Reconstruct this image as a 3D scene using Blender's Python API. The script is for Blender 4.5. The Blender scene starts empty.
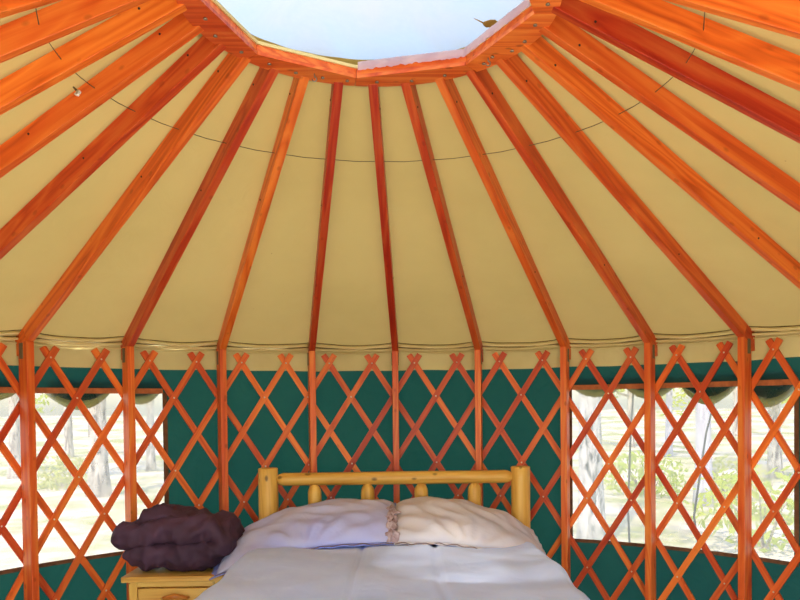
import bpy, bmesh, math, random
from mathutils import Vector, Matrix, noise
R_=math.radians
random.seed(7)
sc=bpy.context.scene
col=sc.collection
R0=2.2            # radius of the stud front faces
ZE=1.85           # eave height (underside of the rafters at the studs)
RH=2.741          # underside of the roof ring
RC=Vector((-0.092,-0.0035,0))   # ring sits a little off centre
RR=0.558
SL=(RH-ZE)/(R0-RR)

# ------------------------------------------------------------------ helpers
def link(o,parent=None):
    col.objects.link(o)
    if parent: o.parent=parent
    return o
def tag(o,label=None,cat=None,group=None,kind=None):
    if label: o['label']=label
    if cat: o['category']=cat
    if group: o['group']=group
    if kind: o['kind']=kind
    return o
def empty(name,loc=(0,0,0),rz=0):
    o=bpy.data.objects.new(name,None); o.location=loc; o.rotation_euler=(0,0,rz); o.empty_display_size=.1
    return link(o)
def mk(name,bm,mats,parent=None,smooth=False):
    bmesh.ops.recalc_face_normals(bm,faces=bm.faces)
    me=bpy.data.meshes.new(name); bm.to_mesh(me); bm.free()
    if not isinstance(mats,(list,tuple)): mats=[mats]
    for m in mats: me.materials.append(m)
    if smooth:
        for p in me.polygons: p.use_smooth=True
    return link(bpy.data.objects.new(name,me),parent)
def box(bm,c,s,bev=0,M=None,mi=0):
    r=bmesh.ops.create_cube(bm,size=1.0)
    vs=r['verts']
    bmesh.ops.scale(bm,vec=s,verts=vs)
    bmesh.ops.translate(bm,vec=c,verts=vs)
    if M: bmesh.ops.transform(bm,matrix=M,verts=vs)
    fs={f for v in vs for f in v.link_faces}
    for f in fs: f.material_index=mi
    if bev:
        es=list({e for v in vs for e in v.link_edges})
        bmesh.ops.bevel(bm,geom=es,offset=bev,segments=2,affect='EDGES',profile=.5)
def tube(bm,pts,rad,n=8,cap=True,flat=1.0,mi=0):
    pts=[Vector(p) for p in pts]
    if not isinstance(rad,(list,tuple)): rad=[rad]*len(pts)
    rings=[];prev=None
    for i,p in enumerate(pts):
        d=(pts[min(i+1,len(pts)-1)]-pts[max(i-1,0)]).normalized()
        if prev is None:
            a=Vector((0,0,1)) if abs(d.z)<.9 else Vector((1,0,0))
            u=d.cross(a).normalized()
        else:
            u=(prev-d*prev.dot(d)).normalized()
        prev=u; v=d.cross(u)
        rings.append([bm.verts.new(p+(u*math.cos(2*math.pi*k/n)*flat+v*math.sin(2*math.pi*k/n))*rad[i]) for k in range(n)])
    for i in range(len(rings)-1):
        for k in range(n):
            f=bm.faces.new((rings[i][k],rings[i][(k+1)%n],rings[i+1][(k+1)%n],rings[i+1][k])); f.material_index=mi
    if cap:
        for rg in (rings[0],rings[-1]):
            f=bm.faces.new(rg); f.material_index=mi
def P(th,r,z,deg=True):
    t=R_(th) if deg else th
    return Vector((r*math.sin(t),r*math.cos(t),z))
def nz(x,y,z=0): return noise.noise(Vector((x,y,z)))
def grid(bm,fn,nu,nv,closed_u=False,mi=0):
    vs=[[bm.verts.new(fn(i,j)) for j in range(nv+1)] for i in range(nu+(0 if closed_u else 1))]
    n=len(vs)
    for i in range(nu):
        for j in range(nv):
            f=bm.faces.new((vs[i][j],vs[(i+1)%n][j],vs[(i+1)%n][j+1],vs[i][j+1])); f.material_index=mi
    return vs
def srgb(r,g,b):
    f=lambda c:(c/255/12.92) if c/255<=.04045 else ((c/255+.055)/1.055)**2.4
    return (f(r),f(g),f(b),1)

# ------------------------------------------------------------------ materials
def newmat(name):
    m=bpy.data.materials.new(name); m.use_nodes=True
    nt=m.node_tree; nt.nodes.clear()
    return m,nt,nt.nodes,nt.links
def N(nt,t,**kw):
    n=nt.nodes.new(t)
    for k,v in kw.items():
        if k in n.inputs.keys(): n.inputs[k].default_value=v
        else: setattr(n,k,v)
    return n
def ramp(nt,stops):
    r=nt.nodes.new('ShaderNodeValToRGB')
    e=r.color_ramp.elements
    e[0].position,e[0].color=stops[0]; e[1].position,e[1].color=stops[-1]
    for p,c in stops[1:-1]:
        x=e.new(p); x.color=c
    return r
def wood(name,dark,mid,light,rough=.45,scale=1.0,knots=.5,axis=0,vary=.35,grain=1.0,attr=None):
    m,nt,nd,lk=newmat(name)
    tc=N(nt,'ShaderNodeTexCoord'); oi=N(nt,'ShaderNodeObjectInfo')
    ad=N(nt,'ShaderNodeVectorMath',operation='ADD')
    if attr:
        at=N(nt,'ShaderNodeAttribute',attribute_name=attr); lk.new(at.outputs['Vector'],ad.inputs[0])
    else: lk.new(tc.outputs['Object'],ad.inputs[0])
    mu=N(nt,'ShaderNodeVectorMath',operation='SCALE'); 
    cb=N(nt,'ShaderNodeCombineXYZ'); 
    for k in range(3): lk.new(oi.outputs['Random'],cb.inputs[k])
    lk.new(cb.outputs[0],mu.inputs[0]); mu.inputs['Scale'].default_value=37.
    lk.new(mu.outputs[0],ad.inputs[1])
    mp=N(nt,'ShaderNodeMapping'); s=[28*scale]*3; s[axis]=1.3*scale; mp.inputs['Scale'].default_value=s
    lk.new(ad.outputs[0],mp.inputs['Vector'])
    n1=N(nt,'ShaderNodeTexNoise',Scale=1.0,Detail=5.0,Roughness=.6,Distortion=.6); lk.new(mp.outputs[0],n1.inputs['Vector'])
    mp2=N(nt,'ShaderNodeMapping'); s2=[5*scale]*3; s2[axis]=.5*scale; mp2.inputs['Scale'].default_value=s2
    lk.new(ad.outputs[0],mp2.inputs['Vector'])
    n2=N(nt,'ShaderNodeTexNoise',Scale=1.0,Detail=2.0,Distortion=1.5); lk.new(mp2.outputs[0],n2.inputs['Vector'])
    wv=N(nt,'ShaderNodeMath',operation='MULTIPLY_ADD'); lk.new(n2.outputs['Fac'],wv.inputs[0]); wv.inputs[1].default_value=14.0
    lk.new(n1.outputs['Fac'],wv.inputs[2])
    fr=N(nt,'ShaderNodeMath',operation='PINGPONG'); lk.new(wv.outputs[0],fr.inputs[0]); fr.inputs[1].default_value=1.0
    mxf=N(nt,'ShaderNodeMath',operation='MULTIPLY_ADD'); lk.new(fr.outputs[0],mxf.inputs[0]); mxf.inputs[1].default_value=.35*grain
    lk.new(n1.outputs['Fac'],mxf.inputs[2])
    r=ramp(nt,[(.35,dark),(.62,mid),(.95,light)]); lk.new(mxf.outputs[0],r.inputs['Fac'])
    # knots
    mp3=N(nt,'ShaderNodeMapping'); s3=[17*scale]*3; s3[axis]=10.0*scale; mp3.inputs['Scale'].default_value=s3
    lk.new(ad.outputs[0],mp3.inputs['Vector'])
    vo=N(nt,'ShaderNodeTexVoronoi',Scale=1.0); lk.new(mp3.outputs[0],vo.inputs['Vector'])
    kr=ramp(nt,[(.09,(knots,)*3+(1,)),(.17,(0,0,0,1))]); lk.new(vo.outputs['Distance'],kr.inputs['Fac'])
    mk_=N(nt,'ShaderNodeMix',data_type='RGBA'); lk.new(kr.outputs['Color'],mk_.inputs['Factor'])
    lk.new(r.outputs['Color'],mk_.inputs[6]); mk_.inputs[7].default_value=tuple(c*.3 for c in dark[:3])+(1,)
    # per-object variation
    hs=N(nt,'ShaderNodeHueSaturation')
    a=N(nt,'ShaderNodeMapRange'); lk.new(oi.outputs['Random'],a.inputs['Value']); a.inputs['To Min'].default_value=1-vary; a.inputs['To Max'].default_value=1+vary*.8
    lk.new(a.outputs[0],hs.inputs['Value'])
    b=N(nt,'ShaderNodeMapRange'); lk.new(oi.outputs['Random'],b.inputs['Value']); b.inputs['To Min'].default_value=.5-.03*vary; b.inputs['To Max'].default_value=.5+.035*vary
    lk.new(b.outputs[0],hs.inputs['Hue'])
    lk.new(mk_.outputs[2],hs.inputs['Color'])
    bs=N(nt,'ShaderNodeBsdfPrincipled',Roughness=rough); bs.inputs['Specular IOR Level'].default_value=.35
    lk.new(hs.outputs[0],bs.inputs['Base Color'])
    bp=N(nt,'ShaderNodeBump',Strength=.15,Distance=.002); lk.new(n1.outputs['Fac'],bp.inputs['Height']); lk.new(bp.outputs[0],bs.inputs['Normal'])
    o=N(nt,'ShaderNodeOutputMaterial'); lk.new(bs.outputs[0],o.inputs['Surface'])
    return m
def cloth(name,c,c2=None,trans=0,tcol=None,rough=.85,nscale=3,weave=600,bump=.1,spots=0,crease=0):
    m,nt,nd,lk=newmat(name)
    tc=N(nt,'ShaderNodeTexCoord')
    n=N(nt,'ShaderNodeTexNoise',Scale=nscale,Detail=4.0); lk.new(tc.outputs['Object'],n.inputs['Vector'])
    c2=c2 or tuple(x*.9 for x in c[:3])+(1,)
    mx=ramp(nt,[(.35,c),(.68,c2)]); lk.new(n.outputs['Fac'],mx.inputs['Fac'])
    out=mx.outputs['Color']
    if spots:
        v=N(nt,'ShaderNodeTexVoronoi',Scale=9.0); lk.new(tc.outputs['Object'],v.inputs['Vector'])
        sp=ramp(nt,[(.012,(1,1,1,1)),(.035,(0,0,0,1))]); lk.new(v.outputs['Distance'],sp.inputs['Fac'])
        n3=N(nt,'ShaderNodeTexNoise',Scale=2.2); lk.new(tc.outputs['Object'],n3.inputs['Vector'])
        g=ramp(nt,[(.5,(0,0,0,1)),(.6,(spots,)*3+(1,))]); lk.new(n3.outputs['Fac'],g.inputs['Fac'])
        ml=N(nt,'ShaderNodeMath',operation='MULTIPLY'); lk.new(sp.outputs['Color'],ml.inputs[0]); lk.new(g.outputs['Color'],ml.inputs[1])
        mm=N(nt,'ShaderNodeMix',data_type='RGBA'); lk.new(ml.outputs[0],mm.inputs['Factor']); lk.new(out,mm.inputs[6]); mm.inputs[7].default_value=(.05,.035,.02,1)
        out=mm.outputs[2]
    bs=N(nt,'ShaderNodeBsdfPrincipled',Roughness=rough); bs.inputs['Specular IOR Level'].default_value=.2
    lk.new(out,bs.inputs['Base Color'])
    w=N(nt,'ShaderNodeTexNoise',Scale=weave,Detail=1.0); lk.new(tc.outputs['Object'],w.inputs['Vector'])
    w2=N(nt,'ShaderNodeTexNoise',Scale=6.0,Detail=3.0,Distortion=1.0); lk.new(tc.outputs['Object'],w2.inputs['Vector'])
    bp=N(nt,'ShaderNodeBump',Strength=bump,Distance=.001); lk.new(w.outputs['Fac'],bp.inputs['Height'])
    bp2=N(nt,'ShaderNodeBump',Strength=crease,Distance=.02); lk.new(w2.outputs['Fac'],bp2.inputs['Height']); lk.new(bp.outputs[0],bp2.inputs['Normal'])
    lk.new(bp2.outputs[0],bs.inputs['Normal'])
    o=N(nt,'ShaderNodeOutputMaterial')
    if trans:
        t=N(nt,'ShaderNodeBsdfTranslucent'); t.inputs['Color'].default_value=tcol or c
        mi=N(nt,'ShaderNodeMixShader'); mi.inputs[0].default_value=trans
        lk.new(bs.outputs[0],mi.inputs[1]); lk.new(t.outputs[0],mi.inputs[2]); lk.new(mi.outputs[0],o.inputs['Surface'])
    else: lk.new(bs.outputs[0],o.inputs['Surface'])
    return m
def plain(name,c,rough=.5,metal=0,spec=.5):
    m,nt,nd,lk=newmat(name)
    tc=N(nt,'ShaderNodeTexCoord')
    n=N(nt,'ShaderNodeTexNoise',Scale=25.0,Detail=3.0); lk.new(tc.outputs['Object'],n.inputs['Vector'])
    r=ramp(nt,[(.3,c),(.75,tuple(x*.8 for x in c[:3])+(1,))]); lk.new(n.outputs['Fac'],r.inputs['Fac'])
    bs=N(nt,'ShaderNodeBsdfPrincipled',Roughness=rough,Metallic=metal); bs.inputs['Specular IOR Level'].default_value=spec
    lk.new(r.outputs['Color'],bs.inputs['Base Color'])
    o=N(nt,'ShaderNodeOutputMaterial'); lk.new(bs.outputs[0],o.inputs['Surface'])
    return m
def film(name,tint,haze,hcol,gl=.05,nsc=3):
    """clear sheet with a milky haze"""
    m,nt,nd,lk=newmat(name)
    tc=N(nt,'ShaderNodeTexCoord')
    n=N(nt,'ShaderNodeTexNoise',Scale=nsc,Detail=5.0,Distortion=.5); lk.new(tc.outputs['Object'],n.inputs['Vector'])
    mr=N(nt,'ShaderNodeMapRange'); lk.new(n.outputs['Fac'],mr.inputs['Value'])
    mr.inputs['From Min'].default_value=.35; mr.inputs['From Max'].default_value=.7
    mr.inputs['To Min'].default_value=haze*.75; mr.inputs['To Max'].default_value=min(1,haze*1.25)
    tp=N(nt,'ShaderNodeBsdfTransparent'); tp.inputs['Color'].default_value=tint
    tl=N(nt,'ShaderNodeBsdfTranslucent'); tl.inputs['Color'].default_value=hcol
    gs=N(nt,'ShaderNodeBsdfGlossy',Roughness=.15)
    a=N(nt,'ShaderNodeMixShader'); lk.new(mr.outputs[0],a.inputs[0]); lk.new(tp.outputs[0],a.inputs[1]); lk.new(tl.outputs[0],a.inputs[2])
    b=N(nt,'ShaderNodeMixShader'); b.inputs[0].default_value=gl; lk.new(a.outputs[0],b.inputs[1]); lk.new(gs.outputs[0],b.inputs[2])
    o=N(nt,'ShaderNodeOutputMaterial'); lk.new(b.outputs[0],o.inputs['Surface'])
    return m
M={}
M['rafter']=wood('rafter_fir',srgb(182,58,20),srgb(214,82,30),srgb(230,114,48),.4,knots=.28,vary=.30)
M['stud']=wood('stud_fir',srgb(205,75,26),srgb(230,100,36),srgb(242,136,54),.4,knots=.4,vary=.18)
M['slat']=wood('slat_fir',srgb(200,72,28),srgb(226,96,38),srgb(240,124,52),.45,knots=.2,vary=.22)
M['ring']=wood('ring_fir',srgb(195,68,26),srgb(224,92,36),srgb(240,130,58),.4,knots=.5,vary=.2)
M['pine']=wood('knotty_pine',srgb(206,146,58),srgb(232,178,82),srgb(242,198,104),.4,scale=.8,knots=.9,vary=.06,grain=.6)
M['pinez']=wood('knotty_pine_upright',srgb(206,146,58),srgb(232,178,82),srgb(242,198,104),.4,scale=.8,knots=.9,axis=2,vary=.06,grain=.6)
M['pinedark']=wood('carved_pine',srgb(170,95,30),srgb(200,120,44),srgb(215,140,60),.4,knots=.2,vary=.05)
M['floor']=wood('floor_boards',srgb(168,152,134),srgb(190,176,158),srgb(204,192,176),.5,knots=.3,axis=1,vary=.05)
M['canvas']=cloth('roof_canvas',srgb(192,168,104),srgb(180,156,92),trans=.072,tcol=srgb(212,180,104),nscale=1.6,spots=.6,crease=.25)
M['valance']=cloth('cream_canvas_band',srgb(244,228,164),srgb(232,212,148),trans=.2,tcol=srgb(240,216,156),nscale=4,crease=.5)
M['green']=cloth('green_wall_canvas',srgb(32,68,62),srgb(24,55,56),trans=.11,tcol=srgb(34,110,92),nscale=2.0,crease=1.0)
M['flapcream']=cloth('olive_cream_lining',srgb(190,180,110),trans=.3,tcol=srgb(210,200,120))
M['bind']=cloth('tan_binding',srgb(190,112,66),srgb(160,92,56),nscale=30)
M['binddark']=cloth('brown_binding',srgb(120,78,50),srgb(92,60,40),nscale=30)
M['duvet']=cloth('pale_blue_duvet_cotton',srgb(206,220,255),srgb(198,214,255),nscale=5,weave=900,crease=.25)
M['pillow']=cloth('pale_cotton_sham',srgb(216,206,206),srgb(206,200,210),nscale=5,weave=900,crease=.35)
M['pillowl']=cloth('pale_sham_lavender_cast',srgb(206,202,222),srgb(180,180,228),nscale=2.2,weave=900,crease=.35)  # left sham: cool lavender cast of the window light put into the colour
M['gather']=cloth('gathered_sham_edge',srgb(204,182,184),srgb(150,116,112),nscale=30)
M['lavender']=cloth('bed_cotton_lavender_cast',srgb(160,166,232),srgb(146,152,226),nscale=8,weave=900,crease=.4)  # bluish light cast painted as cloth colour, for sheet and left flange
M['sheet']=cloth('white_mattress_ticking',srgb(210,210,212))
M['hem_shade']=plain('dark_olive_hem_shade',srgb(96,72,36),.9,0,.1)  # dark colour for the painted shade lines along the hem
M['seam']=plain('brown_stitching',srgb(120,92,84),.9)
M['blanket']=cloth('plum_brown_comforter',srgb(86,58,74),srgb(62,40,50),nscale=6,weave=500,rough=.7,crease=.5)
M['metal']=plain('zinc_steel',srgb(170,165,150),.4,.8)
M['dull']=plain('weathered_bracket_steel',srgb(120,112,88),.6,.4)
M['rivet']=plain('pale_rivet_head',srgb(240,225,200),.3,.3)
M['cable']=plain('dark_cable',srgb(96,82,52),.6)
M['white']=plain('white_plastic',srgb(225,225,220),.5)
M['hole']=plain('dark_screw',srgb(50,30,20),.7)
M['film']=film('window_vinyl',(.33,.315,.295,1),.26,(.40,.39,.35,1),.03)
M['dome']=film('acrylic_dome',(.40,.42,.42,1),.85,(.165,.165,.155,1),.02,4)
M['curb']=cloth('pink_white_lining',srgb(225,200,205),srgb(206,176,190),trans=.4,tcol=srgb(225,200,210),nscale=12,crease=.6)

# ------------------------------------------------------------------ the setting
bm=bmesh.new()
grid(bm,lambda i,j:Vector((-2.6+5.2*i/2,-2.9+5.6*j/2,0)),2,2)
bmesh.ops.create_cube(bm,size=.001)
bmesh.ops.delete(bm,geom=list(bm.verts),context='VERTS')
r=bmesh.ops.create_cone(bm,cap_ends=True,segments=96,radius1=2.5,radius2=2.5,depth=.08)
bmesh.ops.translate(bm,vec=(0,0,-.04),verts=r['verts'])
tag(mk('floor',bm,M['floor']),'round tan plank floor of the tent',kind='structure')

def cyl_wall(name,t0,t1,holes,z0=0.0,z1=1.90,r=2.315):
    ths=sorted({t0,t1}|{h[k] for h in holes for k in (0,1)}|{t0+(t1-t0)*i/ max(2,int((t1-t0)/1.0)) for i in range(int((t1-t0)/1.0)+1)})
    ths=[t for i,t in enumerate(ths) if i==0 or t-ths[i-1]>.05]
    zs=sorted({z0,z1}|{h[k] for h in holes for k in (2,3)}|{z0+(z1-z0)*i/50 for i in range(51)})
    zs=[z for i,z in enumerate(zs) if i==0 or z-zs[i-1]>.003]
    bm=bmesh.new()
    def f(t,z):
        k=.008*nz(t*.35,z*1.2,3)+.006*nz(t*.15+z*2.2,z*.6+t*.1,9)
        for h in holes:
            if h[0]-.6<=t<=h[1]+.6 and h[2]-.02<=z<=h[3]+.02: k=0
        return P(t,r+abs(k),z)
    V={}
    def v(t,z):
        if (t,z) not in V: V[(t,z)]=bm.verts.new(f(t,z))
        return V[(t,z)]
    for a,b in zip(ths,ths[1:]):
        for c,d in zip(zs,zs[1:]):
            mt,mz=(a+b)/2,(c+d)/2
            if any(h[0]<mt<h[1] and h[2]<mz<h[3] for h in holes): continue
            bm.faces.new((v(a,c),v(b,c),v(b,d),v(a,d)))
    return mk(name,bm,M['green'],smooth=True)
WL=(-65.2,-35.15); WR=(24.85,55.1); WZ=(.765,1.612)
OPEN=42
tag(cyl_wall('wall_left',-(180-OPEN),-34.0,[(WL[0],WL[1],*WZ)]),'green canvas wall left of the bed around the window',kind='structure')
tag(cyl_wall('wall_back',-34.0,23.6,[]),'dark green canvas wall behind the headboard',kind='structure')
tag(cyl_wall('wall_right',23.6,180-OPEN,[(WR[0],WR[1],WZ[0]-.03,WZ[1])]),'green canvas wall right of the bed around the window',kind='structure')

def arc_strip(bm,t0,t1,r,z0,z1,th=.004,n=None,mi=0):
    n=n or max(1,int(abs(t1-t0)/1.2)); vs=[]
    for i in range(n+1):
        t=t0+(t1-t0)*i/n
        vs.append([bm.verts.new(P(t,r,z0)),bm.verts.new(P(t,r,z1)),bm.verts.new(P(t,r+th,z1)),bm.verts.new(P(t,r+th,z0))])
    for a,b in zip(vs,vs[1:]):
        for k in range(4):
            f=bm.faces.new((a[k],a[(k+1)%4],b[(k+1)%4],b[k])); f.material_index=mi
    for a in (vs[0],vs[-1]):
        f=bm.faces.new(a); f.material_index=mi
def window(name,t0,t1,z0,z1,label,swags):
    bm=bmesh.new()
    grid(bm,lambda i,j:P(t0-.3+(t1-t0+.6)*i/40,2.319+.0022*nz(i*.6,j*.8,5),z0-.005+(z1-z0+.01)*j/20),40,20)
    w=tag(mk(name,bm,M['film'],smooth=True),label,kind='structure')
    bm=bmesh.new()
    arc_strip(bm,t0,t1,2.304,z1-.006,z1+.022)
    mk('top_binding',bm,M['bind'],w)
    bm=bmesh.new()
    arc_strip(bm,t0-.5,t1+.5,2.304,z0-.016,z0+.004)
    arc_strip(bm,t0-.55,t0+.02,2.304,z0,z1,n=1); arc_strip(bm,t1-.02,t1+.55,2.304,z0,z1,n=1)
    mk('side_binding',bm,M['binddark'],w)
    # rolled-up outer flap hanging in swags above the opening
    bm=bmesh.new(); bm2=bmesh.new()
    for (a,b,sag) in swags:
        n=26
        def zz(i,off): 
            s=i/n; return z1+.03-off-sag*math.sin(math.pi*s)**.8+.005*nz(a+i*.5,off*30,1)
        grid(bm,lambda i,j:P(a+(b-a)*i/n,2.335+.05*math.sin(math.pi*j/6),zz(i,0)*(j/6)+(z1+.06)*(1-j/6)),n,6)
        grid(bm2,lambda i,j:P(a+(b-a)*i/n,2.333+.045*math.sin(math.pi*j/6),zz(i,0)-.045*abs(math.sin(math.pi*i/n))**.5*j/6),n,6)
    mk('rolled_flap',bm,M['green'],w,True)
    mk('flap_lining',bm2,M['flapcream'],w,True)
    return w
window('window_1',WL[0],WL[1],*WZ,'clear vinyl window left of the bed with tan binding',[(-66,-52.6,.055),(-50.2,-41.5,.075),(-41,-35,.05)])
window('window_2',WR[0],WR[1],WZ[0]-.03,WZ[1],'clear vinyl window right of the bed with tan binding',[(24.5,32,.035),(32,39.5,.05),(39.8,47.5,.085),(47.6,55.3,.10)])

# roof canvas over the rafters
EAVE=[-117.5,-104.5,-91.5,-79.0,-66.6,-53.42,-40.34,-27.37,-14.13,-1.49,11.22,24.22,36.56,49.57,63.3,75.4,89.6,102.3,117]
RING=[-117,-104,-91,-77.53,-64.25,-52.67,-40.25,-28.15,-14.91,-1.74,10.81,24.34,37.31,50.81,63.42,77.1,90,103,116]
full=list(zip(EAVE,RING))+[(127.6+k*12.95,128.8+k*12.9) for k in range(9)]
def roofpt(te,tr,s,off):
    """s 0..1 from eave to ring, s<0 is overhang; off = height above the rafter underside line"""
    a=P(te,R0,ZE); b=P(tr,RR,RH)+RC
    return a+(b-a)*s+Vector((0,0,off))
bm=bmesh.new(); cols=[]
K=8; NS=40; S0=-.075
for q in range(len(full)):
    te,tr=full[q]; te2,tr2=full[(q+1)%len(full)]
    if q==len(full)-1: te2+=360; tr2+=360
    for k in range(K):
        f=k/K; c=[]
        for j in range(NS+1):
            s=S0+(.995-S0)*j/NS
            p0=roofpt(te,tr,s,.1); p1=roofpt(te2,tr2,s,.1)
            p=p0.lerp(p1,f)
            sag=.014*math.sin(math.pi*f)*(1-.6*max(0,s))
            droop=0
            if s<.02: droop=.006*math.sin(math.pi*f)
            p.z-=sag*.6+droop-.004*nz(p.x*2,p.y*2)
            c.append(bm.verts.new(p))
        cols.append(c)
for i in range(len(cols)):
    a,b=cols[i],cols[(i+1)%len(cols)]
    for j in range(NS): bm.faces.new((a[j],b[j],b[j+1],a[j+1]))
tag(mk('ceiling',bm,M['canvas'],smooth=True),'tan canvas roof stretched over the rafters',kind='structure')

# valance band and the wavy hem folds under the eave
bm=bmesh.new()
NV=520
grid(bm,lambda i,j:P(-(180-OPEN)+2*(180-OPEN)*i/NV,2.311-.004*abs(nz(i*.12,j*.4,2))+ (.012 if j==0 else 0)*0,1.738+.006*nz(i*.07,0,4)+(1.90-1.738)*j/8),NV,8)
tag(mk('trim_1',bm,M['valance'],smooth=True),'cream canvas band along the top of the wall',kind='structure')
bm=bmesh.new()
def hem(rad,r,dz,amp,seed,mi=0):
    for q in range(len(full)-1):
        te,te2=full[q][0],full[q+1][0]
        if te<-117 or te2>118: continue
        pts=[];n=14
        for i in range(n+1):
            f=i/n
            d=amp*(abs(2*f-1)**2.2-.5)+.004*nz(te+f*3,seed,1)
            pts.append(P(te+(te2-te)*f,r-.012*math.sin(math.pi*f),ZE+dz+d))
        tube(bm,pts,[rad*(1+.35*nz(te+i*.6,seed,7)) for i in range(n+1)],7,mi=mi)
hem(.010,2.282,.034,.020,1); hem(.007,2.286,.012,.010,2); hem(.004,2.298,-.006,.005,3); hem(.0022,2.276,.047,.020,1,1); hem(.0018,2.279,.022,.010,2,1)  # last two are thin dark tubes standing in for shade between folds
tag(mk('trim_2',bm,[M['valance'],M['hem_shade']],smooth=True),'wavy folded hem of the roof canvas at the eave',kind='structure')

# ------------------------------------------------------------------ rafters, studs, lattice
RW,RD=.036,.072
def rafter_mesh(L):
    """local x runs up the slope from the eave, underside at z=0, body above; tail drops behind the stud"""
    bm=bmesh.new()
    box(bm,(L/2-.0,0,RD/2),(L,RW,RD),.0025)
    return bm
L0=(roofpt(0,0,1,0)-roofpt(0,0,0,0)).length
names=['first','second','third','fourth','fifth','sixth','seventh','eighth','ninth']
def raflabel(q):
    i=q-5
    if 0<=i<=8: return 'orange wooden rafter rising from the %s of the nine wall studs, counted from the left'%names[i]
    if i<0: return 'orange wooden rafter cut off by the left photo edge, %s beyond the leftmost wall stud'%names[-i-1]
    return 'orange wooden rafter cut off by the right photo edge, %s beyond the rightmost wall stud'%names[i-9]
base_mesh=None
for q,(te,tr) in enumerate(full[:19]):
    a=roofpt(te,tr,0,0); b=roofpt(te,tr,1,0)
    x=(b-a).normalized(); y=Vector((0,0,1)).cross(x).normalized(); z=x.cross(y)
    L=(b-a).length
    if base_mesh is None:
        bm=rafter_mesh(L0)
        o=mk('rafter',bm,M['rafter']); base_mesh=o
        # sub shapes: tail block, screw heads
        bm=bmesh.new()
        # tail continues past the stud on the outer side and hooks down
        al=math.asin(x.z)
        box(bm,(-.05,0,RD/2),(.10,RW*.98,RD),.003)
        ox,oz=-math.cos(al)*.094-math.sin(al)*.02, math.sin(al)*.094-math.cos(al)*.02
        box(bm,(0,0,0),(.026,RW*.96,.10),.003,Matrix.Translation((ox,0,oz))@Matrix.Rotation(al,4,'Y'))
        tail=mk('rafter_tail',bm,M['rafter'],o); kids=[tail]
        bm=bmesh.new()
        rr_=bmesh.ops.create_cone(bm,cap_ends=True,segments=10,radius1=.0045,radius2=.003,depth=.003)
        screw=None
        for (sx,sz,side) in ((.35*L0,.03,1),(.62*L0,.045,-1),(.93*L0,.02,1),(.93*L0,.055,-1)):
            if screw is None: screw=mk('screw',bm,M['hole'],o); c=screw
            else: c=link(screw.copy(),o)
            c.location=(sx,side*(RW/2+.001),sz); c.rotation_euler=(-side*math.pi/2,0,0)
            kids.append(c)
        first=o
    else:
        o=first.copy(); link(o)
        for c in kids:
            d=c.copy(); link(d,o)
    mat=Matrix((x,y,z)).transposed().to_4x4(); mat.translation=a
    o.matrix_world=mat@Matrix.Diagonal((L/L0,1,1,1))
    tag(o,raflabel(q),'rafter','rafters fanning up to the roof ring')

SD=.078
stud0=None
studs=[-66.6]+EAVE[5:14]+[63.3]
for i,te in enumerate(studs):
    if stud0 is None:
        bm=bmesh.new(); box(bm,(0,0,0),(ZE,RW,SD),.0025)      # long axis = local x
        bmesh.ops.transform(bm,matrix=Matrix.Translation((0,0,ZE/2)),verts=bm.verts) if False else None
        stud0=mk('wall_stud',bm,M['stud']); o=stud0
        bm=bmesh.new(); box(bm,(0,0,0),(.075,.003,.030),.0005)
        br=mk('metal_bracket',bm,M['dull'],o); br.location=(ZE/2-.045,RW/2+.0015,-.010)
        br2=link(br.copy(),o); br2.location=(ZE/2-.045,-RW/2-.0015,-.010)
    else:
        o=stud0.copy(); link(o); link(br.copy(),o); link(br2.copy(),o)
    t=R_(te); rad=Vector((math.sin(t),math.cos(t),0))
    x=Vector((0,0,1)); z=-rad; y=z.cross(x)
    mat=Matrix((x,y,z)).transposed().to_4x4(); mat.translation=rad*(R0+SD/2)+Vector((0,0,ZE/2))
    o.matrix_world=mat
    if 1<=i<=9:
        extra={1:'nearest the left edge',2:'above the blanket left end',3:'left of the headboard',4:'behind the headboard left part',5:'behind the headboard middle',6:'behind the headboard right part',7:'right of the headboard',8:'by the right window',9:'nearest the right edge'}[i]
        tag(o,'upright orange wall stud, %s of nine from the left, %s'%(names[i-1],extra),'stud','upright wall studs')
    else: tag(o,'upright orange wall stud just outside the %s photo edge'%('left' if i==0 else 'right'),'stud','upright wall studs')

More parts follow.
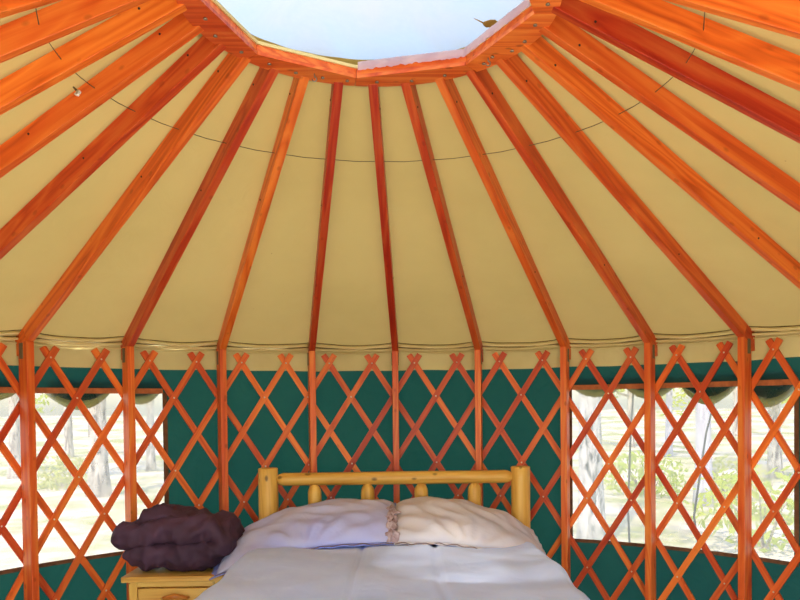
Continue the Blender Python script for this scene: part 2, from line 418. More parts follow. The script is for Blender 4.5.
# lattice
TH0,DT=1.45,6.41; Z0,DZ=1.783,.2005
lat=tag(empty('lattice_wall',(0,0,0)),'orange criss-cross wooden lattice lining the green wall','lattice')
SW,ST=.034,.009
def slat_bm(sgn,r):
    """ribbon on the cylinder from the top rivet at angle 0; sgn -1 goes down to the left"""
    bm=bmesh.new(); n=44; ly=bm.verts.layers.float_vector.new('grain')
    slope=DZ/(R_(DT/2)*r)         # dz per arc length
    L=math.hypot(1,slope); ex=.060
    total=8.75*DZ/slope           # arc length covered
    ux,uz=1/L,slope/L
    vs=[]
    for i in range(n+1):
        s=-ex/L+(total+ex/L)*i/n  # arc length down the slat
        row=[]
        for (w,t) in ((-1,0),(1,0),(1,1),(-1,1)):
            aa=s+w*SW/2*uz; zz=-s*slope+w*SW/2*ux
            row.append(bm.verts.new(P(math.degrees(sgn*aa/r),r+t*ST,Z0+zz)))
        vs.append(row)
    for a,b in zip(vs,vs[1:]):
        for k in range(4): bm.faces.new((a[k],a[(k+1)%4],b[(k+1)%4],b[k]))
    bm.faces.new(vs[0]); bm.faces.new(vs[-1])
    for i,row in enumerate(vs):
        for v,(w,t) in zip(row,((-1,0),(1,0),(1,1),(-1,1))): v[ly]=Vector((total*L*i/n,w*SW/2,t*ST))
    es=[e for e in bm.edges if len(e.link_faces)==2 and e.calc_face_angle(0)>1.0]
    bmesh.ops.bevel(bm,geom=es,offset=.0015,segments=1,affect='EDGES')
    # the grain should follow the slat: store the mesh with its long axis near z, material grain axis z
    return bm
M['slatz']=wood('slat_fir_upright',srgb(200,72,28),srgb(226,96,38),srgb(240,124,52),.45,knots=.2,vary=.25,attr='grain')
rf,rb=2.284,2.2945
front=mk('slat',slat_bm(-1,rf),M['slatz'],lat); back=mk('slat',slat_bm(1,rb),M['slatz'],lat)
def rivet_bm(bm,th,z):
    r=bmesh.ops.create_uvsphere(bm,u_segments=8,v_segments=5,radius=.0048)
    bmesh.ops.scale(bm,vec=(1,.45,1),verts=r['verts'])
    bmesh.ops.transform(bm,matrix=Matrix.Translation(P(th,rf-.001,z))@Matrix.Rotation(-R_(th),4,'Z'),verts=r['verts'])
bmr=bmesh.new(); rivet_bm(bmr,0,Z0); riv=None
rest=bmesh.new()
K0=-14
for k in range(K0,15):
    th=TH0+DT*k
    f=front if k==K0 else link(front.copy(),lat)
    g=back if k==K0 else link(back.copy(),lat)
    f.rotation_euler=(0,0,-R_(th)); g.rotation_euler=(0,0,-R_(th))
    for j in range(0,9):
        if j in (2,5,7): continue
        tj=th-j*DT/2; zj=Z0-j*DZ
        inview=abs(tj)<56.5 and zj>.73+.0*abs(tj) and not (abs(tj)<19 and zj<1.12)
        if inview:
            if riv is None: riv=mk('rivet',bmr,M['rivet'],f,True); c=riv
            else: c=link(riv.copy(),f)
            c.rotation_euler=(0,0,R_(j*DT/2)); c.location=(0,0,-j*DZ)
        else: rivet_bm(rest,tj,zj)
ro=mk('rivets',rest,M['rivet'],lat,True); ro['kind']='stuff'

# ------------------------------------------------------------------ roof ring
ring=tag(empty('roof_ring',(RC.x,RC.y,RH)),'round orange wooden ring framing the skylight where the rafters meet','roof ring')
CO=[-96,-52.6,-8.5,39.3,87.1,130.5,174.5,220.]       # inner octagon corners
def inner_r(th,r=.508):
    th=(th+96)%360-96
    for a,b in zip(CO,CO[1:]+[CO[0]+360]):
        if a<=th<=b:
            pa,pb=P(a,r,0),P(b,r,0); d=P(th,1,0)
            e=pb-pa; den=d.x*e.y-d.y*e.x
            return (pa.x*e.y-pa.y*e.x)/den
    return r
NR=240
def ringmesh(ri,ro_,z0,z1,a0=0,a1=360,n=NR,extra=()):
    bm=bmesh.new(); vs=[]
    closed=abs(a1-a0)>=360
    ths=[a0+(a1-a0)*i/n for i in range(n+(0 if closed else 1))]+[c for c in extra if a0<c<a1]
    ths=sorted(set(ths))
    for th in ths:
        vs.append([bm.verts.new(P(th,ri(th),z0)),bm.verts.new(P(th,ro_(th),z0)),bm.verts.new(P(th,ro_(th),z1)),bm.verts.new(P(th,ri(th),z1))])
    m=len(vs)
    for i in range(m if closed else m-1):
        a,b=vs[i],vs[(i+1)%m]
        for k in range(4): bm.faces.new((a[k],a[(k+1)%4],b[(k+1)%4],b[k]))
    if not closed: bm.faces.new(vs[0]); bm.faces.new(vs[-1])
    return bm
# bottom band in eight boards meeting at the octagon corners
for a,b in zip(CO,CO[1:]+[CO[0]+360]):
    bm=ringmesh(lambda t:inner_r(t),lambda t:RR+.022,0,.012,a+.12,b-.12,24)
    bmesh.ops.bevel(bm,geom=[e for e in bm.edges if e.calc_face_angle(0)>1.0],offset=.002,segments=1,affect='EDGES')
    mk('ring_board',bm,M['ring'],ring)
bm=ringmesh(lambda t:RR-.012,lambda t:RR+.02,.0125,.046)
mk('outer_hoop',bm,M['ring'],ring)
for a,b in zip(CO,CO[1:]+[CO[0]+360]):
    bm=ringmesh(lambda t:inner_r(t,.513),lambda t:inner_r(t,.548),.0125,.036,a+.1,b-.1,12)
    mk('inner_frame_board',bm,M['ring'],ring)
bolt=None
for th,rr,k in [(-100,.535,0),(-84,.52,1),(-72,.54,0),(-58,.535,0),(-45,.53,1),(-33,.535,0),(-22,.53,1),(-12,.53,0),(0,.53,0),(14,.535,0),(28,.535,0),(46,.535,0),(52,.52,1),(60,.545,0),(68,.545,0),(80,.53,0),(94,.54,0),(100,.53,1)]:
    if bolt is None:
        bm=bmesh.new()
        r=bmesh.ops.create_cone(bm,cap_ends=True,segments=8,radius1=.0075,radius2=.0055,depth=.005)
        bmesh.ops.translate(bm,vec=(0,0,-.002),verts=r['verts'])
        bolt=mk('bolt',bm,M['metal'],ring,True); c=bolt
    else: c=link(bolt.copy(),ring)
    c.location=P(th,rr,-.001)
# small screw hooks
hook=None
for th,rr,z in [(-26,.515,-.004),(50,.517,-.004),(3,.486,.035)]:
    if hook is None:
        bm=bmesh.new()
        tube(bm,[Vector((0,0,0.004)),Vector((0,0,-.008))]+[Vector((.008*math.sin(a),0,-.016+.008*math.cos(a))) for a in [R_(x) for x in range(0,300,30)]],.0022,6)
        hook=mk('screw_hook',bm,M['metal'],ring,True); c=hook
    else: c=link(hook.copy(),ring)
    c.location=P(th,rr,z)
# pale lining stapled over the inner face on the right half
bm=bmesh.new()
nn=120
def lin(i,j):
    th=-8+(96)*i/nn
    z=.004+.030*j/6+(.007*nz(i*.35,0,2)+.004*nz(i*1.3,0,5))*(1-j/6)
    return P(th,inner_r(th,.500)-.004-.006*abs(nz(i*.25,j*.5,8))-.0*j,z+.02)
grid(bm,lin,nn,6)
mk('pale_lining',bm,M['curb'],ring,True)
ring.children[-1]['label']='crinkled pinkish-white lining stapled to the right inner side'
# curb under the dome
bm=ringmesh(lambda t:inner_r(t,.506),lambda t:inner_r(t,.60),.0365,.047)
mk('pale_curb',bm,M['valance'],ring)

# skylight dome
bm=bmesh.new()
def dome(i,j):
    a=2*math.pi*i/96; ph=j/20
    r=.66*math.sin(ph*math.pi/2)
    return Vector((r*math.sin(a),r*math.cos(a),.22*math.cos(ph*math.pi/2)))
vs=grid(bm,dome,96,20,True)
bmesh.ops.remove_doubles(bm,verts=bm.verts,dist=.0005)
d=mk('skylight_dome',bm,M['dome'],smooth=True); d.location=(RC.x,RC.y,RH+.049)
tag(d,'milky pale blue-white skylight dome above the roof ring','skylight')
bm=bmesh.new()
r=bmesh.ops.create_uvsphere(bm,u_segments=10,v_segments=6,radius=1)
bmesh.ops.scale(bm,vec=(.030,.016,.004),verts=r['verts'])
for v in bm.verts: v.co.z+=.006*math.sin(v.co.x*90)
tube(bm,[(-.028,0,0),(-.048,-.006,.004),(-.062,-.014,.002)],[.003,.0018,.001],5)
lf=mk('dead_leaf',bm,plain('dry_leaf',srgb(165,120,50),.8),smooth=True)
_n=Vector((.36,.345,.86)).normalized(); _t=Vector((1,-.25,0)); _t=(_t-_n*_t.dot(_n)).normalized(); _b=_n.cross(_t)
_m=Matrix((_t,_b,_n)).transposed().to_4x4(); _m.translation=Vector((.3205,.388,2.888)); lf.matrix_world=_m
tag(lf,'small brown dead leaf stuck near the right edge of the skylight dome','leaf')

# ------------------------------------------------------------------ cable through the rafters
bm=bmesh.new()
sC=(R0-.95)/(R0-RR)
pts=[]
for q,(te,tr) in enumerate(full[:19]):
    p=roofpt(te,tr,sC,.045)
    if pts:
        m=(pts[-1]+p)/2; m.z-=.004; pts.append(m)
    pts.append(p)
tube(bm,pts,.0015,6)
tag(mk('roof_cable',bm,M['cable'],smooth=True),'thin dark cable threaded through all the rafters partway up the roof','cable')
# little clip hanging from a left rafter
p=P(-82.6,.965,2.555)+RC
hk=empty('hanging_clip',p); tag(hk,'small white clip hanging at the cable near the upper left','clip')
bm=bmesh.new(); 
tube(bm,[(0,.0,.0),(.012,-.012,-.012),(.022,-.018,-.022)],.003,6)
mk('cord_loop',bm,M['cable'],hk,True)
bm=bmesh.new()
tube(bm,[(.022,-.018,-.018),(.030,-.026,-.026),(.026,-.032,-.038),(.016,-.026,-.032),(.022,-.018,-.018)],.0045,6)
mk('clip_body',bm,M['white'],hk,True)

# ------------------------------------------------------------------ bed
BY=1.86
bed=tag(empty('log_bed',(-.06,.9,0)),'knotty pine log bed with tall posts against the green wall','bed')
def bpart(name,bm,mat=None,smooth=True,par=None):
    o=mk(name,bm,mat or M['pinez'],None,smooth); o.parent=par or bed; o.matrix_parent_inverse=Matrix.Translation((.06,-.9,0)) if par is None else Matrix(); return o
def log(bm,a,b,r,seed,taper=0,n=14):
    a,b=Vector(a),Vector(b); k=16
    pts=[];rr=[]
    L=(b-a).length
    for i in range(k+1):
        s=i/k; pts.append(a.lerp(b,s)+Vector((.002*nz(seed,s*2,1),.002*nz(seed,s*2,2),.002*nz(seed,s*2,3))))
        rr.append(r*(1+.035*nz(seed*3,s*3,5)))
    if taper:
        # rounded / tapered end at b (and a when taper==2)
        d=(b-a).normalized()
        def endpts(p,dr,first):
            out=[(p+dr*(-.058),1.0),(p+dr*(-.044),.95),(p+dr*(-.030),.80),(p+dr*(-.020),.58),(p+dr*(-.012),.44),(p,.42)]
            return out
        body=[(pt,q) for pt,q in zip(pts,rr) if (pt-b).length>.065 and (taper<2 or (pt-a).length>.065)]
        e=[(pt,r*f) for pt,f in endpts(b,d,False)]
        st=[(pt,r*f) for pt,f in endpts(a,-d,True)][::-1] if taper==2 else []
        allp=st+body+e
        tube(bm,[x[0] for x in allp],[x[1] for x in allp],n)
    else:
        # slightly eased sawn ends
        d=(b-a).normalized()
        pts=[pts[0]]+[pts[0]+d*.004]+pts[1:-1]+[pts[-1]-d*.004]+[pts[-1]]
        rr=[rr[0]*.93,rr[0]]+rr[1:-1]+[rr[-1],rr[-1]*.93]
        tube(bm,pts,rr,n)
for x,h in ((-.757,1.192),(.632,1.184)):
    bm=bmesh.new(); log(bm,(x,BY,0),(x,BY,h),.053,x*7)
    bpart('post',bm)
M['pinex']=wood('knotty_pine_rail',srgb(206,146,58),srgb(232,178,82),srgb(242,198,104),.4,scale=.8,knots=.9,axis=0,vary=.06,grain=.6)
bm=bmesh.new(); log(bm,(-.725,BY,1.129),(.603,BY,1.129),.036,3,2); bpart('top_rail',bm,M['pinex'])
bm=bmesh.new(); log(bm,(-.725,BY,.62),(.603,BY,.62),.036,5,2); bpart('bottom_rail',bm,M['pinex'])
for i,x in enumerate((-.503,-.212,.082,.376)):
    bm=bmesh.new(); log(bm,(x,BY,.64),(x,BY,1.112),.037,11+i,1,12); bpart('spindle',bm)
for x in (-.745,.625):
    bm=bmesh.new(); log(bm,(x,BY,.42),(x,-.02,.42),.05,x); bpart('side_rail',bm,M['pinex'])
    bm=bmesh.new(); log(bm,(x,-.04,0),(x,-.04,.62),.053,x*3); bpart('post',bm)
bm=bmesh.new(); log(bm,(-.70,-.04,.5),(.58,-.04,.5),.036,8,2); bpart('foot_rail',bm,M['pinex'])

bm=bmesh.new(); box(bm,(-.06,.90,.645),(1.36,1.84,.37),.05)
tag(mk('mattress',bm,M['sheet'],smooth=True),'thick white mattress on the log bed under the duvet','mattress')

def topz(x,y): return .842
def duvet_pt(i,j,NU,NVv):
    W=.71; cx=-.06
    # cross width arc
    u=-1+2*i/NU; v=j/NVv
    y0,y1=1.36,-.20
    y=y0+(y1-y0)*v
    half=W; drop=.42; rad=.07
    tot=half+rad*.57+drop
    s=u*tot; sg=1 if s>=0 else -1; s=abs(s)
    if s<half-rad: x=s; z=0; nx,nzv=0,1
    elif s<half-rad+rad*math.pi/2:
        a=(s-half+rad)/rad; x=half-rad+rad*math.sin(a); z=-rad+rad*math.cos(a); nx,nzv=math.sin(a),math.cos(a)
    else: x=half; z=-rad-(s-(half-rad+rad*math.pi/2)); nx,nzv=1,0
    # foot end falls down
    ny=0
    if y<-.06:
        dd=-.06-y; z-=dd*2.2; y=-.06-.02-dd*.25
    # wrinkles + quilting
    w=.012*nz(x*sg*3.2,y*2.2,1)+.005*nz(x*sg*9,y*5,4)+.010*nz(x*sg*1.4+y*2.0,y*1.2-x*sg,8)
    xs=cx+sg*x
    q=0
    for X in (-.21,.125): q+=math.exp(-((xs-X-.015*nz(y*2,X,3))/.012)**2)
    puff=.006*nz(xs*5,y*3.5,12)+.005*nz(xs*2.5+y*4,y*1.5-xs*3,15)
    w+=puff-.013*min(q,1)-.014*max(0,min(1,(y-1.16)/.08))
    if s>half: w+=.025*math.sin(y*16+sg)*min(1,(s-half)/.25)
    return Vector((cx+sg*(x+nx*w),y,.868+z+nzv*w))
bm=bmesh.new(); grid(bm,lambda i,j:duvet_pt(i,j,170,150),170,150)
dv=mk('duvet',bm,M['duvet'],smooth=True)
so=dv.modifiers.new('thick','SOLIDIFY'); so.thickness=.012; so.offset=-1
tag(dv,'pale blue-white quilted duvet spread over the bed','duvet')

def pillow(name,cx,w,droop,seed,label,mat):
    e=empty(name,(cx,1.50,.90)); tag(e,label,'pillow')
    D=.54; T=.080
    n,mv=64,44
    def surf(side):
        def f(i,j):
            u=-1+2*i/n; v=-1+2*j/mv
            # pull the corners in, bow the sides
            px=u*(w/2)*(1-.05*(1-v*v)*0-.04*v*v*u*u)
            py=v*(D/2)*(1-.05*u*u*v*v)
            t=T*max(0,(1-abs(u)**(2.4 if u*droop>0 else 7)))**.5*max(0,(1-abs(v)**2.4))**.55
            wr=.014*nz(u*2.2+seed,v*2.5,2)+.009*(.5-abs(nz(u*2.6+v*2.2+seed,v*1.3-u*.8,6))*2)+.003*nz(u*9+seed,v*4,6)
            # folds running in from the corners and from the centre-side end
            cr=math.sin(math.atan2(v+1.3,u*1.6+.001)*14+seed)*.010*(abs(v)**1.3)
            t2=t*(1+side*0)+ (wr+cr)*min(1,t/T*1.3)
            z=side*t2
            if side<0: z*=.55
            return px,py,z
        return f
    tilt=R_(13)
    def place(p):
        px,py,z=p
        y=py*math.cos(tilt)-z*math.sin(tilt); zz=py*math.sin(tilt)+z*math.cos(tilt)
        dx=px*droop
        q=(dx/(w/2)+.55)/1.55
        if q>0: zz-=.150*q**2.0
        return Vector((px,y,zz+.040))
    bm=bmesh.new()
    ft,fb=surf(1),surf(-1)
    a=grid(bm,lambda i,j:place(ft(i,j)),n,mv)
    b=grid(bm,lambda i,j:place(fb(i,j)),n,mv)
    bmesh.ops.remove_doubles(bm,verts=bm.verts,dist=.0012)
    mk('pillow_body',bm,mat,e,True)
    # flat ruffled flange around the edge
    bm=bmesh.new(); path=[]
    m=60
    for i in range(m): path.append((-1+2*i/m,-1))
    for i in range(40): path.append((1,-1+2*i/40))
    for i in range(m): path.append((1-2*i/m,1))
    for i in range(40): path.append((-1,1-2*i/40))
    L=len(path)
    def fl(i,j):
        u,v=path[i%L]; px=u*(w/2)*(1-.04*v*v*u*u); py=v*(D/2)*(1-.05*u*u*v*v)
        k=j/3
        px+= (u if abs(u)==1 else 0)*.03*k*(1 if u*droop>0 else .2); py+=(v if abs(v)==1 else 0)*.022*k
        return place((px,py,(.003*math.sin(i*.9+seed)+.007*nz(i*.3,seed,1))*k-.002*k))
    grid(bm,fl,L,3,True)
    fg=mk('flange',bm,M['lavender'] if droop<0 else mat,e,True)  # left flange gets the painted lavender light cast
    s=fg.modifiers.new('t','SOLIDIFY'); s.thickness=.004
    # brown stitched edge along the front
    bm=bmesh.new()
    pts=[]
    for i in range(m+1):
        u=-1+2*i/m
        pts.append(place((u*(w/2)*(1-.04*u*u),-(D/2)*(1-.05*u*u)-.022,.003*math.sin(i*.9+seed)+.006*nz(i*.35,seed,1)+.002)))
    tube(bm,pts,.0022,5)
    mk('edge_stitching',bm,M['seam'],e,True)
    if droop>0:
        bm=bmesh.new()
        def gat(i,j):
            v=-1.0+1.15*i/50; k=j/8-.5
            p=place((-(w/2)*.985,v*(D/2)*.97,T*max(0,1-abs(min(1,abs(v)))**2.4)**.55*.98+.004))
            return p+Vector((k*.05*(1+.8*nz(i*.22,7,7))+.008*math.sin(i*.37)+.016*nz(i*.2,j*.3,3)-.01,.008*nz(i*.3,j,1),.012*nz(i*.35,j*.9,5)+.006*math.cos(j*1.6+i*.2)-.034*abs(k)-.004))
        grid(bm,gat,50,8)
        g=mk('gathered_edge',bm,M['gather'],e,True); m_=g.modifiers.new('t','SOLIDIFY'); m_.thickness=.003
        g['label']='crumpled pinkish-brown gathered edge between the two pillows'
    return e
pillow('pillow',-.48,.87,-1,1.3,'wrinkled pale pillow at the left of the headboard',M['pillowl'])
pillow('pillow',.30,.74,1,5.1,'wrinkled pale pillow at the right of the headboard',M['pillow'])

# sheet corner hanging at the left bed edge, lavender light cast painted in
bm=bmesh.new()
def sh(i,j):
    v=i/40; s=j/24
    y=1.74-.72*v
    f=max(0,s-.35)/.65
    x=-.69-.06*min(1,s/.35)-.17*f*(1-.5*max(0,v-.5)*2)+(.018*math.sin(v*31+s*2)+.008*nz(v*9,s*3,2))*min(1,s*1.6)
    z=.890-.008*s-.16*f**1.1+.016*math.sin(v*31+1)*f-.05*max(0,min(1,(v-.35)/.25))
    return Vector((x,y,z))
grid(bm,sh,40,24)
s_=mk('bed_sheet',bm,M['lavender'],smooth=True); m=s_.modifiers.new('t','SOLIDIFY'); m.thickness=.006
tag(s_,'sheet corner with a painted-in lavender light cast, spilling over the left bed edge beside the nightstand','sheet')

# ------------------------------------------------------------------ nightstand
NX0,NX1,NY0,NY1,NZ=-1.345,-.86,1.25,1.66,.735
ns=tag(empty('nightstand',((NX0+NX1)/2,(NY0+NY1)/2,0)),'knotty pine nightstand with one drawer left of the bed','nightstand')
inv=Matrix.Translation(-Vector(ns.location))
def npart(name,bm,mat,par=None,smooth=False):
    o=mk(name,bm,mat,None,smooth); o.parent=par or ns
    if not par: o.matrix_parent_inverse=inv
    return o
bm=bmesh.new(); box(bm,((NX0+NX1)/2,(NY0+NY1)/2,NZ-.014),(NX1-NX0,NY1-NY0,.028),.006); npart('top',bm,M['pinex'])
bx0,bx1,by0=NX0+.028,NX1-.012,NY0+.025
for x in (bx0+.02,bx1-.02):
    for y in (by0+.02,NY1-.03):
        bm=bmesh.new(); box(bm,(x,y,(NZ-.029)/2),(.04,.04,NZ-.029),.004); npart('leg',bm,M['pinez'])
bm=bmesh.new(); box(bm,(bx0+.011,(by0+NY1)/2,.44),(.016,NY1-by0-.08,.5),.002); box(bm,(bx1-.011,(by0+NY1)/2,.44),(.016,NY1-by0-.08,.5),.002)
npart('side_panel',bm,M['pinez'])
bm=bmesh.new(); box(bm,((bx0+bx1)/2,NY1-.03,.44),(bx1-bx0-.08,.014,.5),.002); npart('back_panel',bm,M['pinez'])
bm=bmesh.new(); box(bm,((bx0+bx1)/2,by0+.012,NZ-.042),(bx1-bx0-.08,.018,.026),.002); npart('apron',bm,M['pinex'])
bm=bmesh.new(); box(bm,((bx0+bx1)/2,by0+.008,NZ-.125),(bx1-bx0-.088,.024,.128),.005); 
dr=npart('drawer',bm,M['pinex'])
bm=bmesh.new(); cx=(bx0+bx1)/2
tube(bm,[(cx-.062,by0-.006,NZ-.105),(cx-.05,by0-.022,NZ-.103),(cx-.02,by0-.032,NZ-.096),(cx,by0-.034,NZ-.092),(cx+.02,by0-.032,NZ-.096),(cx+.05,by0-.022,NZ-.103),(cx+.062,by0-.006,NZ-.105)],[.006,.010,.012,.014,.012,.010,.006],8)
h=npart('handle',bm,M['pinedark'],dr,True); h.matrix_parent_inverse=Matrix()
h.matrix_parent_inverse=Matrix.Identity(4)
bm=bmesh.new(); box(bm,((bx0+bx1)/2,by0+.012,NZ-.215),(bx1-bx0-.08,.018,.04),.002); npart('lower_rail',bm,M['pinex'])
bm=bmesh.new(); box(bm,((bx0+bx1)/2,(by0+NY1)/2,.2),(bx1-bx0-.02,NY1-by0-.03,.018),.002); npart('shelf',bm,M['pinex'])

# ------------------------------------------------------------------ folded comforter on the nightstand
bl=empty('folded_comforter',(-1.145,1.44,NZ+.012)); tag(bl,'thick plum-brown comforter folded double on the nightstand','blanket')
def lobe(cl,seed,hw,yw0,yoff=0,n=70,mseg=30):
    """puffy folded band: centre line points (x,z,half thickness)"""
    bm=bmesh.new()
    from bisect import bisect
    pts=[Vector((a,b,0)) for a,b,c in cl]; th=[c for a,b,c in cl]
    def catm(s):
        f=s*(len(pts)-1); i=min(int(f),len(pts)-2); t=f-i
        p=[pts[max(i-1,0)],pts[i],pts[i+1],pts[min(i+2,len(pts)-1)]]
        q=[th[max(i-1,0)],th[i],th[i+1],th[min(i+2,len(pts)-1)]]
        g=lambda a,b,c,d:.5*((2*b)+(-a+c)*t+(2*a-5*b+4*c-d)*t*t+(-a+3*b-3*c+d)*t**3)
        return Vector((g(*[k.x for k in p]),0,g(*[k.y for k in p]))),g(*q)
    rings=[]
    for i in range(n+1):
        s=i/n; c,h=catm(s); c2,_=catm(min(1,s+.01)); c1,_=catm(max(0,s-.01))
        d=(c2-c1).normalized(); nn_=Vector((-d.z,0,d.x))
        e=min(1,(math.sin(math.pi*min(max(s,0),1)))*4+.02)**.5
        row=[]
        for k in range(mseg):
            a=2*math.pi*k/mseg
            ca,sa=math.cos(a),math.sin(a)
            yy=math.copysign(abs(ca)**.55,ca)*yw0*(.55+.45*e); hh=math.copysign(abs(sa)**.8,sa)*h*e
            p=c+nn_*hh+Vector((0,yy+yoff,0))
            dsp=.020*nz(p.x*9+seed,p.y*7,p.z*9)+.018*(1-2*abs(nz(p.x*14+seed,p.y*11,p.z*16)))-.006+.005*math.sin(p.x*38+p.y*30+7*nz(p.x*5,p.y*5,seed))
            row.append(bm.verts.new(p+(nn_*sa+Vector((0,ca,0))).normalized()*dsp*e))
        rings.append(row)
    for a,b in zip(rings,rings[1:]):
        for k in range(mseg): bm.faces.new((a[k],a[(k+1)%mseg],b[(k+1)%mseg],b[k]))
    bm.faces.new(rings[0]); bm.faces.new(rings[-1])
    return bm
cl=[(-.225,.075,.062),(-.12,.070,.070),(0,.068,.068),(.12,.075,.07),(.215,.095,.066),(.255,.14,.06),(.215,.185,.064),(.10,.190,.07),(0,.190,.068),(-.12,.178,.062),(-.22,.155,.056),(-.275,.14,.05)]
mk('folded_body',lobe(cl,2,0,.155,0,150,64),M['blanket'],bl,True)
cl2=[(-.17,.205,.020),(-.11,.240,.032),(-.05,.262,.034),(.03,.250,.030),(.10,.235,.022)]
mk('turned_corner',lobe(cl2,6,0,.11,.02,90,44),M['blanket'],bl,True)

# ------------------------------------------------------------------ outside
m,nt,nd,lk=newmat('pale_forest_ground')
tc=N(nt,'ShaderNodeTexCoord'); n1=N(nt,'ShaderNodeTexNoise',Scale=.6,Detail=8.0,Roughness=.65); lk.new(tc.outputs['Object'],n1.inputs['Vector'])
n2=N(nt,'ShaderNodeTexNoise',Scale=5.0,Detail=5.0); lk.new(tc.outputs['Object'],n2.inputs['Vector'])
r1=ramp(nt,[(.40,srgb(226,214,200)),(.50,srgb(208,196,164)),(.60,srgb(168,170,100))]); lk.new(n1.outputs['Fac'],r1.inputs['Fac'])
r2=ramp(nt,[(.3,(.72,.7,.66,1)),(.6,(1,1,1,1))]); lk.new(n2.outputs['Fac'],r2.inputs['Fac'])
mx=N(nt,'ShaderNodeMix',data_type='RGBA',blend_type='MULTIPLY'); mx.inputs['Factor'].default_value=.8
lk.new(r1.outputs['Color'],mx.inputs[6]); lk.new(r2.outputs['Color'],mx.inputs[7])
bs=N(nt,'ShaderNodeBsdfPrincipled',Roughness=.95); lk.new(mx.outputs[2],bs.inputs['Base Color'])
o=N(nt,'ShaderNodeOutputMaterial'); lk.new(bs.outputs[0],o.inputs['Surface']); M['ground']=m
bm=bmesh.new()
def gr(i,j):
    x=-60+120*i/120; y=-40+120*j/120
    d=math.hypot(x,y); k=max(0,min(1,(d-3.5)/6))
    return Vector((x,y,-.09+k*(.25*nz(x*.15,y*.15)+.08*nz(x*.6,y*.6)+.012*max(0,y-6))))
grid(bm,gr,120,120)
tag(mk('ground',bm,M['ground'],smooth=True),'pale sunlit forest ground outside',kind='structure')

def bark(name,c1,c2,c3):
    m,nt,nd,lk=newmat(name)
    tc=N(nt,'ShaderNodeTexCoord'); mp=N(nt,'ShaderNodeMapping'); mp.inputs['Scale'].default_value=(9,9,2.2); lk.new(tc.outputs['Object'],mp.inputs['Vector'])
    n=N(nt,'ShaderNodeTexNoise',Scale=1.6,Detail=8.0,Roughness=.7,Distortion=.6); lk.new(mp.outputs[0],n.inputs['Vector'])
    r=ramp(nt,[(.38,c1),(.5,c2),(.66,c3)]); lk.new(n.outputs['Fac'],r.inputs['Fac'])
    bs=N(nt,'ShaderNodeBsdfPrincipled',Roughness=.9); lk.new(r.outputs['Color'],bs.inputs['Base Color'])
    bp=N(nt,'ShaderNodeBump',Strength=.6,Distance=.02); lk.new(n.outputs['Fac'],bp.inputs['Height']); lk.new(bp.outputs[0],bs.inputs['Normal'])
    o=N(nt,'ShaderNodeOutputMaterial'); lk.new(bs.outputs[0],o.inputs['Surface']); return m
M['bark']=bark('rough_pale_bark',srgb(110,96,90),srgb(196,184,170),srgb(226,216,206))
M['bark2']=bark('mottled_bark',srgb(64,66,58),srgb(205,198,192),srgb(232,226,222))
M['bark3']=bark('smooth_lilac_bark',srgb(176,168,180),srgb(202,196,206),srgb(220,216,222))
M['leaf']=cloth('yellow_green_leaves',srgb(196,204,96),srgb(150,172,72),trans=.5,tcol=srgb(210,216,90),nscale=.8)
M['leaf2']=cloth('pale_green_leaves',srgb(206,204,140),srgb(176,184,110),trans=.5,tcol=srgb(214,210,120),nscale=.8)
def leaves(bm,c,rad,n,size,seed):
    rnd=random.Random(seed)
    for _ in range(n):
        while True:
            p=Vector((rnd.uniform(-1,1),rnd.uniform(-1,1),rnd.uniform(-1,1)))
            if p.length<1: break
        p=Vector((p.x*rad[0],p.y*rad[1],p.z*rad[2]))+Vector(c)
        a=Vector((rnd.gauss(0,1),rnd.gauss(0,1),rnd.gauss(0,1))).normalized(); b=a.orthogonal().normalized()
        s=size*rnd.uniform(.5,1.3)
        bm.faces.new([bm.verts.new(p+a*s),bm.verts.new(p+b*s*.45),bm.verts.new(p-a*s),bm.verts.new(p-b*s*.45)])
def tree(x,y,h,r,seed,label,mat='bark',leaf='leaf',nl=500,crown=None,branches=5,ls=.07,lean=(0,0),group='trees outside the windows',low=1.6):
    e=empty('tree',(x,y,-.1)); tag(e,label,'tree',group)
    rnd=random.Random(seed)
    bm=bmesh.new()
    n=14;pts=[];rr=[]
    for i in range(n+1):
        s=i/n
        pts.append(Vector((lean[0]*s+.08*r*8*nz(seed,s*2,1),lean[1]*s+.5*r*nz(seed,s*2,7),-.1+(h+.1)*s)))
        rr.append(r*(1+.5*math.exp(-s*h*3.))*(1-.6*s)*(1+.08*nz(seed,s*9,3)))
    tube(bm,pts,rr,14)
    mk('trunk',bm,M[mat],e,True)
    fb=bmesh.new(); lb=bmesh.new()
    for k in range(branches):
        s=rnd.uniform(.2 if low<1.5 else .3,.95); z=h*s; a=rnd.uniform(0,6.28); L=rnd.uniform(.25,.5)*h*.45
        b=pts[int(s*n)]
        p=[b]
        for q in range(1,7):
            p.append(b+Vector((math.cos(a)*L*q/6,math.sin(a)*L*q/6,.35*L*q/6-.06*L*math.sin(q)))+Vector((rnd.uniform(-.04,.04),rnd.uniform(-.04,.04),rnd.uniform(-.04,.04)))*L)
        tube(fb,p,[r*.28*(1-q/7.5) for q in range(7)],6)
        leaves(lb,p[5],(L*.6,L*.6,L*.4),nl//branches,ls,seed*31+k)
    mk('branches',fb,M[mat],e,True)
    if nl: mk('foliage',lb,M[leaf],e)
    return e
def camxy(px,d):   # bearing helper: image column bearing from the viewpoint at distance d
    t=math.atan2(px-425,779)+.0254
    return d*math.sin(t),-2.42+d*math.cos(t)
def bearing(px,d,*a,**k):
    x,y=camxy(px,d); return tree(x,y,*a,**k)
bearing(97,15,9,.17,3,'stout rough-barked tree seen through the left window','bark','leaf',600,branches=7)
bearing(68,24,10,.12,5,'slim distant tree left of the stout trunk in the left window','bark','leaf2',500,branches=7)
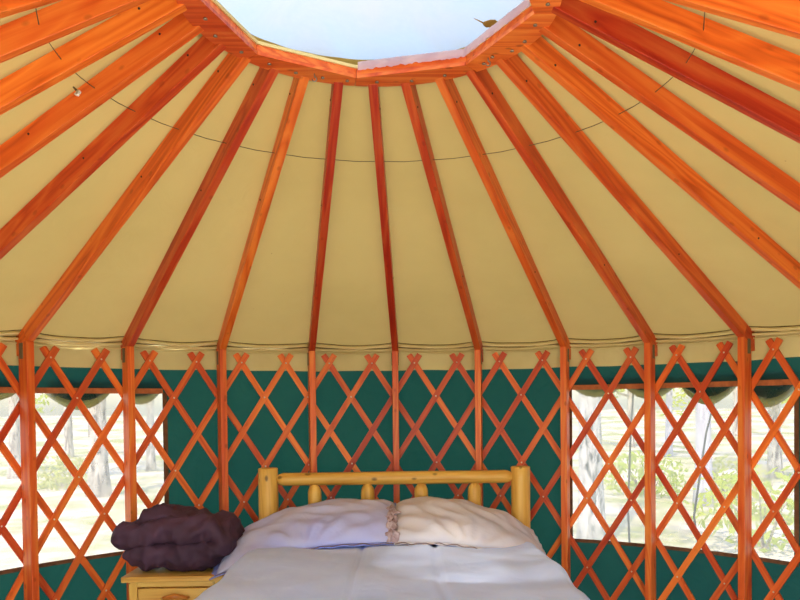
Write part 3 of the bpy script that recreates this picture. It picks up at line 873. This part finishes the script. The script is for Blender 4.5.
bearing(14,19,8,.14,8,'leafy yellow-green tree at the far left of the left window','bark','leaf',1400,branches=9,ls=.10,low=1)
bearing(150,20,8,.10,9,'leafy tree behind the right end of the left window','bark','leaf',1100,branches=9,ls=.09,low=1)
bearing(592,8.4,7,.135,12,'mottled dark-flecked tree trunk at the left end of the right window','bark2','leaf',300,branches=5)
bearing(703,12,9,.12,15,'smooth lilac-grey tree trunk seen through the middle of the right window','bark3','leaf',400,branches=5)
bearing(668,22,8,.10,18,'distant pale tree between the two trunks in the right window','bark3','leaf2',1200,branches=9,ls=.10,low=1)
bearing(775,17,8,.13,21,'leafy yellow-green tree at the right end of the right window','bark','leaf',1800,branches=11,ls=.10,low=1)
bearing(735,33,9,.12,24,'far leafy tree right of the lilac trunk','bark','leaf2',1200,branches=9,ls=.11,low=1)
bearing(630,26,9,.12,27,'far leafy tree right of the mottled trunk','bark','leaf',1200,branches=9,ls=.11,low=1)
def bush(px,d,rad,n,seed,label,leaf='leaf'):
    x,y=camxy(px,d); e=empty('bush',(x,y,-.05)); tag(e,label,'bush','bushes outside the windows')
    bm=bmesh.new(); leaves(bm,(0,0,rad*.55),(rad,rad,rad*.6),n,.05+.03*rad,seed); mk('foliage',bm,M[leaf],e)
    bm=bmesh.new(); rnd=random.Random(seed)
    for k in range(7):
        a=rnd.uniform(0,6.28); tube(bm,[(0,0,-.1),(math.cos(a)*rad*.3,math.sin(a)*rad*.3,rad*.5),(math.cos(a)*rad*.6,math.sin(a)*rad*.6,rad*.9)],[.015,.01,.004],5)
    mk('stems',bm,M['bark'],e,True)
bush(645,13,.7,420,41,'low yellow-green bush right of the mottled trunk in the right window')
bush(762,9,.8,380,43,'sparse yellow-green bush at the right end of the right window')
bush(728,14,.6,300,47,'small pale bush right of the lilac trunk in the right window','leaf2')
bush(60,17,.6,260,45,'small pale bush left of the stout trunk in the left window','leaf2')
# thin saplings leaning outside the right window
for (px,d,lean,seed,lab) in ((632,6.2,(.12,0),31,'thin dark leaning sapling left of centre outside the right window'),(712,6.0,(.45,0),33,'thin dark sapling leaning right beside the lilac trunk')):
    x,y=camxy(px,d); e=empty('sapling',(x,y,-.1)); tag(e,lab,'sapling')
    bm=bmesh.new(); tube(bm,[(0,0,-.1),(-lean[0]*.3,0,.8),(-lean[0]*.1,0,1.4),(lean[0]*.5,0,2.4),(lean[0],0,3.6)],[.009,.008,.007,.006,.003],6)
    mk('stem',bm,plain('dark_twig',srgb(80,74,60),.9),e,True)
    bm=bmesh.new(); leaves(bm,(lean[0]*.8,0,3.0),(.3,.3,.6),60,.05,seed); mk('foliage',bm,M['leaf'],e)

# ------------------------------------------------------------------ light
w=bpy.data.worlds.new('sky'); sc.world=w; w.use_nodes=True; nt=w.node_tree; nt.nodes.clear()
sk=nt.nodes.new('ShaderNodeTexSky'); sk.sky_type='NISHITA'; sk.sun_disc=False; sk.sun_elevation=R_(60); sk.sun_rotation=R_(200); sk.dust_density=1.5; sk.air_density=1.0
bg=nt.nodes.new('ShaderNodeBackground'); bg.inputs['Strength'].default_value=.70
ou=nt.nodes.new('ShaderNodeOutputWorld'); nt.links.new(sk.outputs[0],bg.inputs[0]); nt.links.new(bg.outputs[0],ou.inputs[0])
sl=bpy.data.lights.new('sun','SUN'); sl.energy=5.6; sl.angle=R_(1.0); sl.color=(1,.94,.84)
so=link(bpy.data.objects.new('sun',sl)); so.rotation_euler=Vector((-.20,-.42,.88)).to_track_quat('Z','Y').to_euler()
so.location=(0,0,8)

# ------------------------------------------------------------------ camera
cd=bpy.data.cameras.new('camera'); cam=link(bpy.data.objects.new('camera',cd))
cd.sensor_width=36; cd.lens=779.18/800*36; cd.shift_x=-25.3/800; cd.shift_y=123.02/800; cd.clip_start=.02; cd.clip_end=300
F=Vector((.0253909,.99942665,-.02239813)); U=Vector((.01156505,.02211018,.99968865)); Rv=Vector((.9996107,-.02564203,-.01099702))
mat=Matrix((Rv,U,-F)).transposed().to_4x4(); mat.translation=Vector((0,-2.42264,1.52484)); cam.matrix_world=mat
sc.camera=cam
sc.view_settings.view_transform='Standard'; sc.view_settings.look='None'; sc.view_settings.gamma=1.0; sc.view_settings.use_curve_mapping=False
sc.view_settings.exposure=0.76
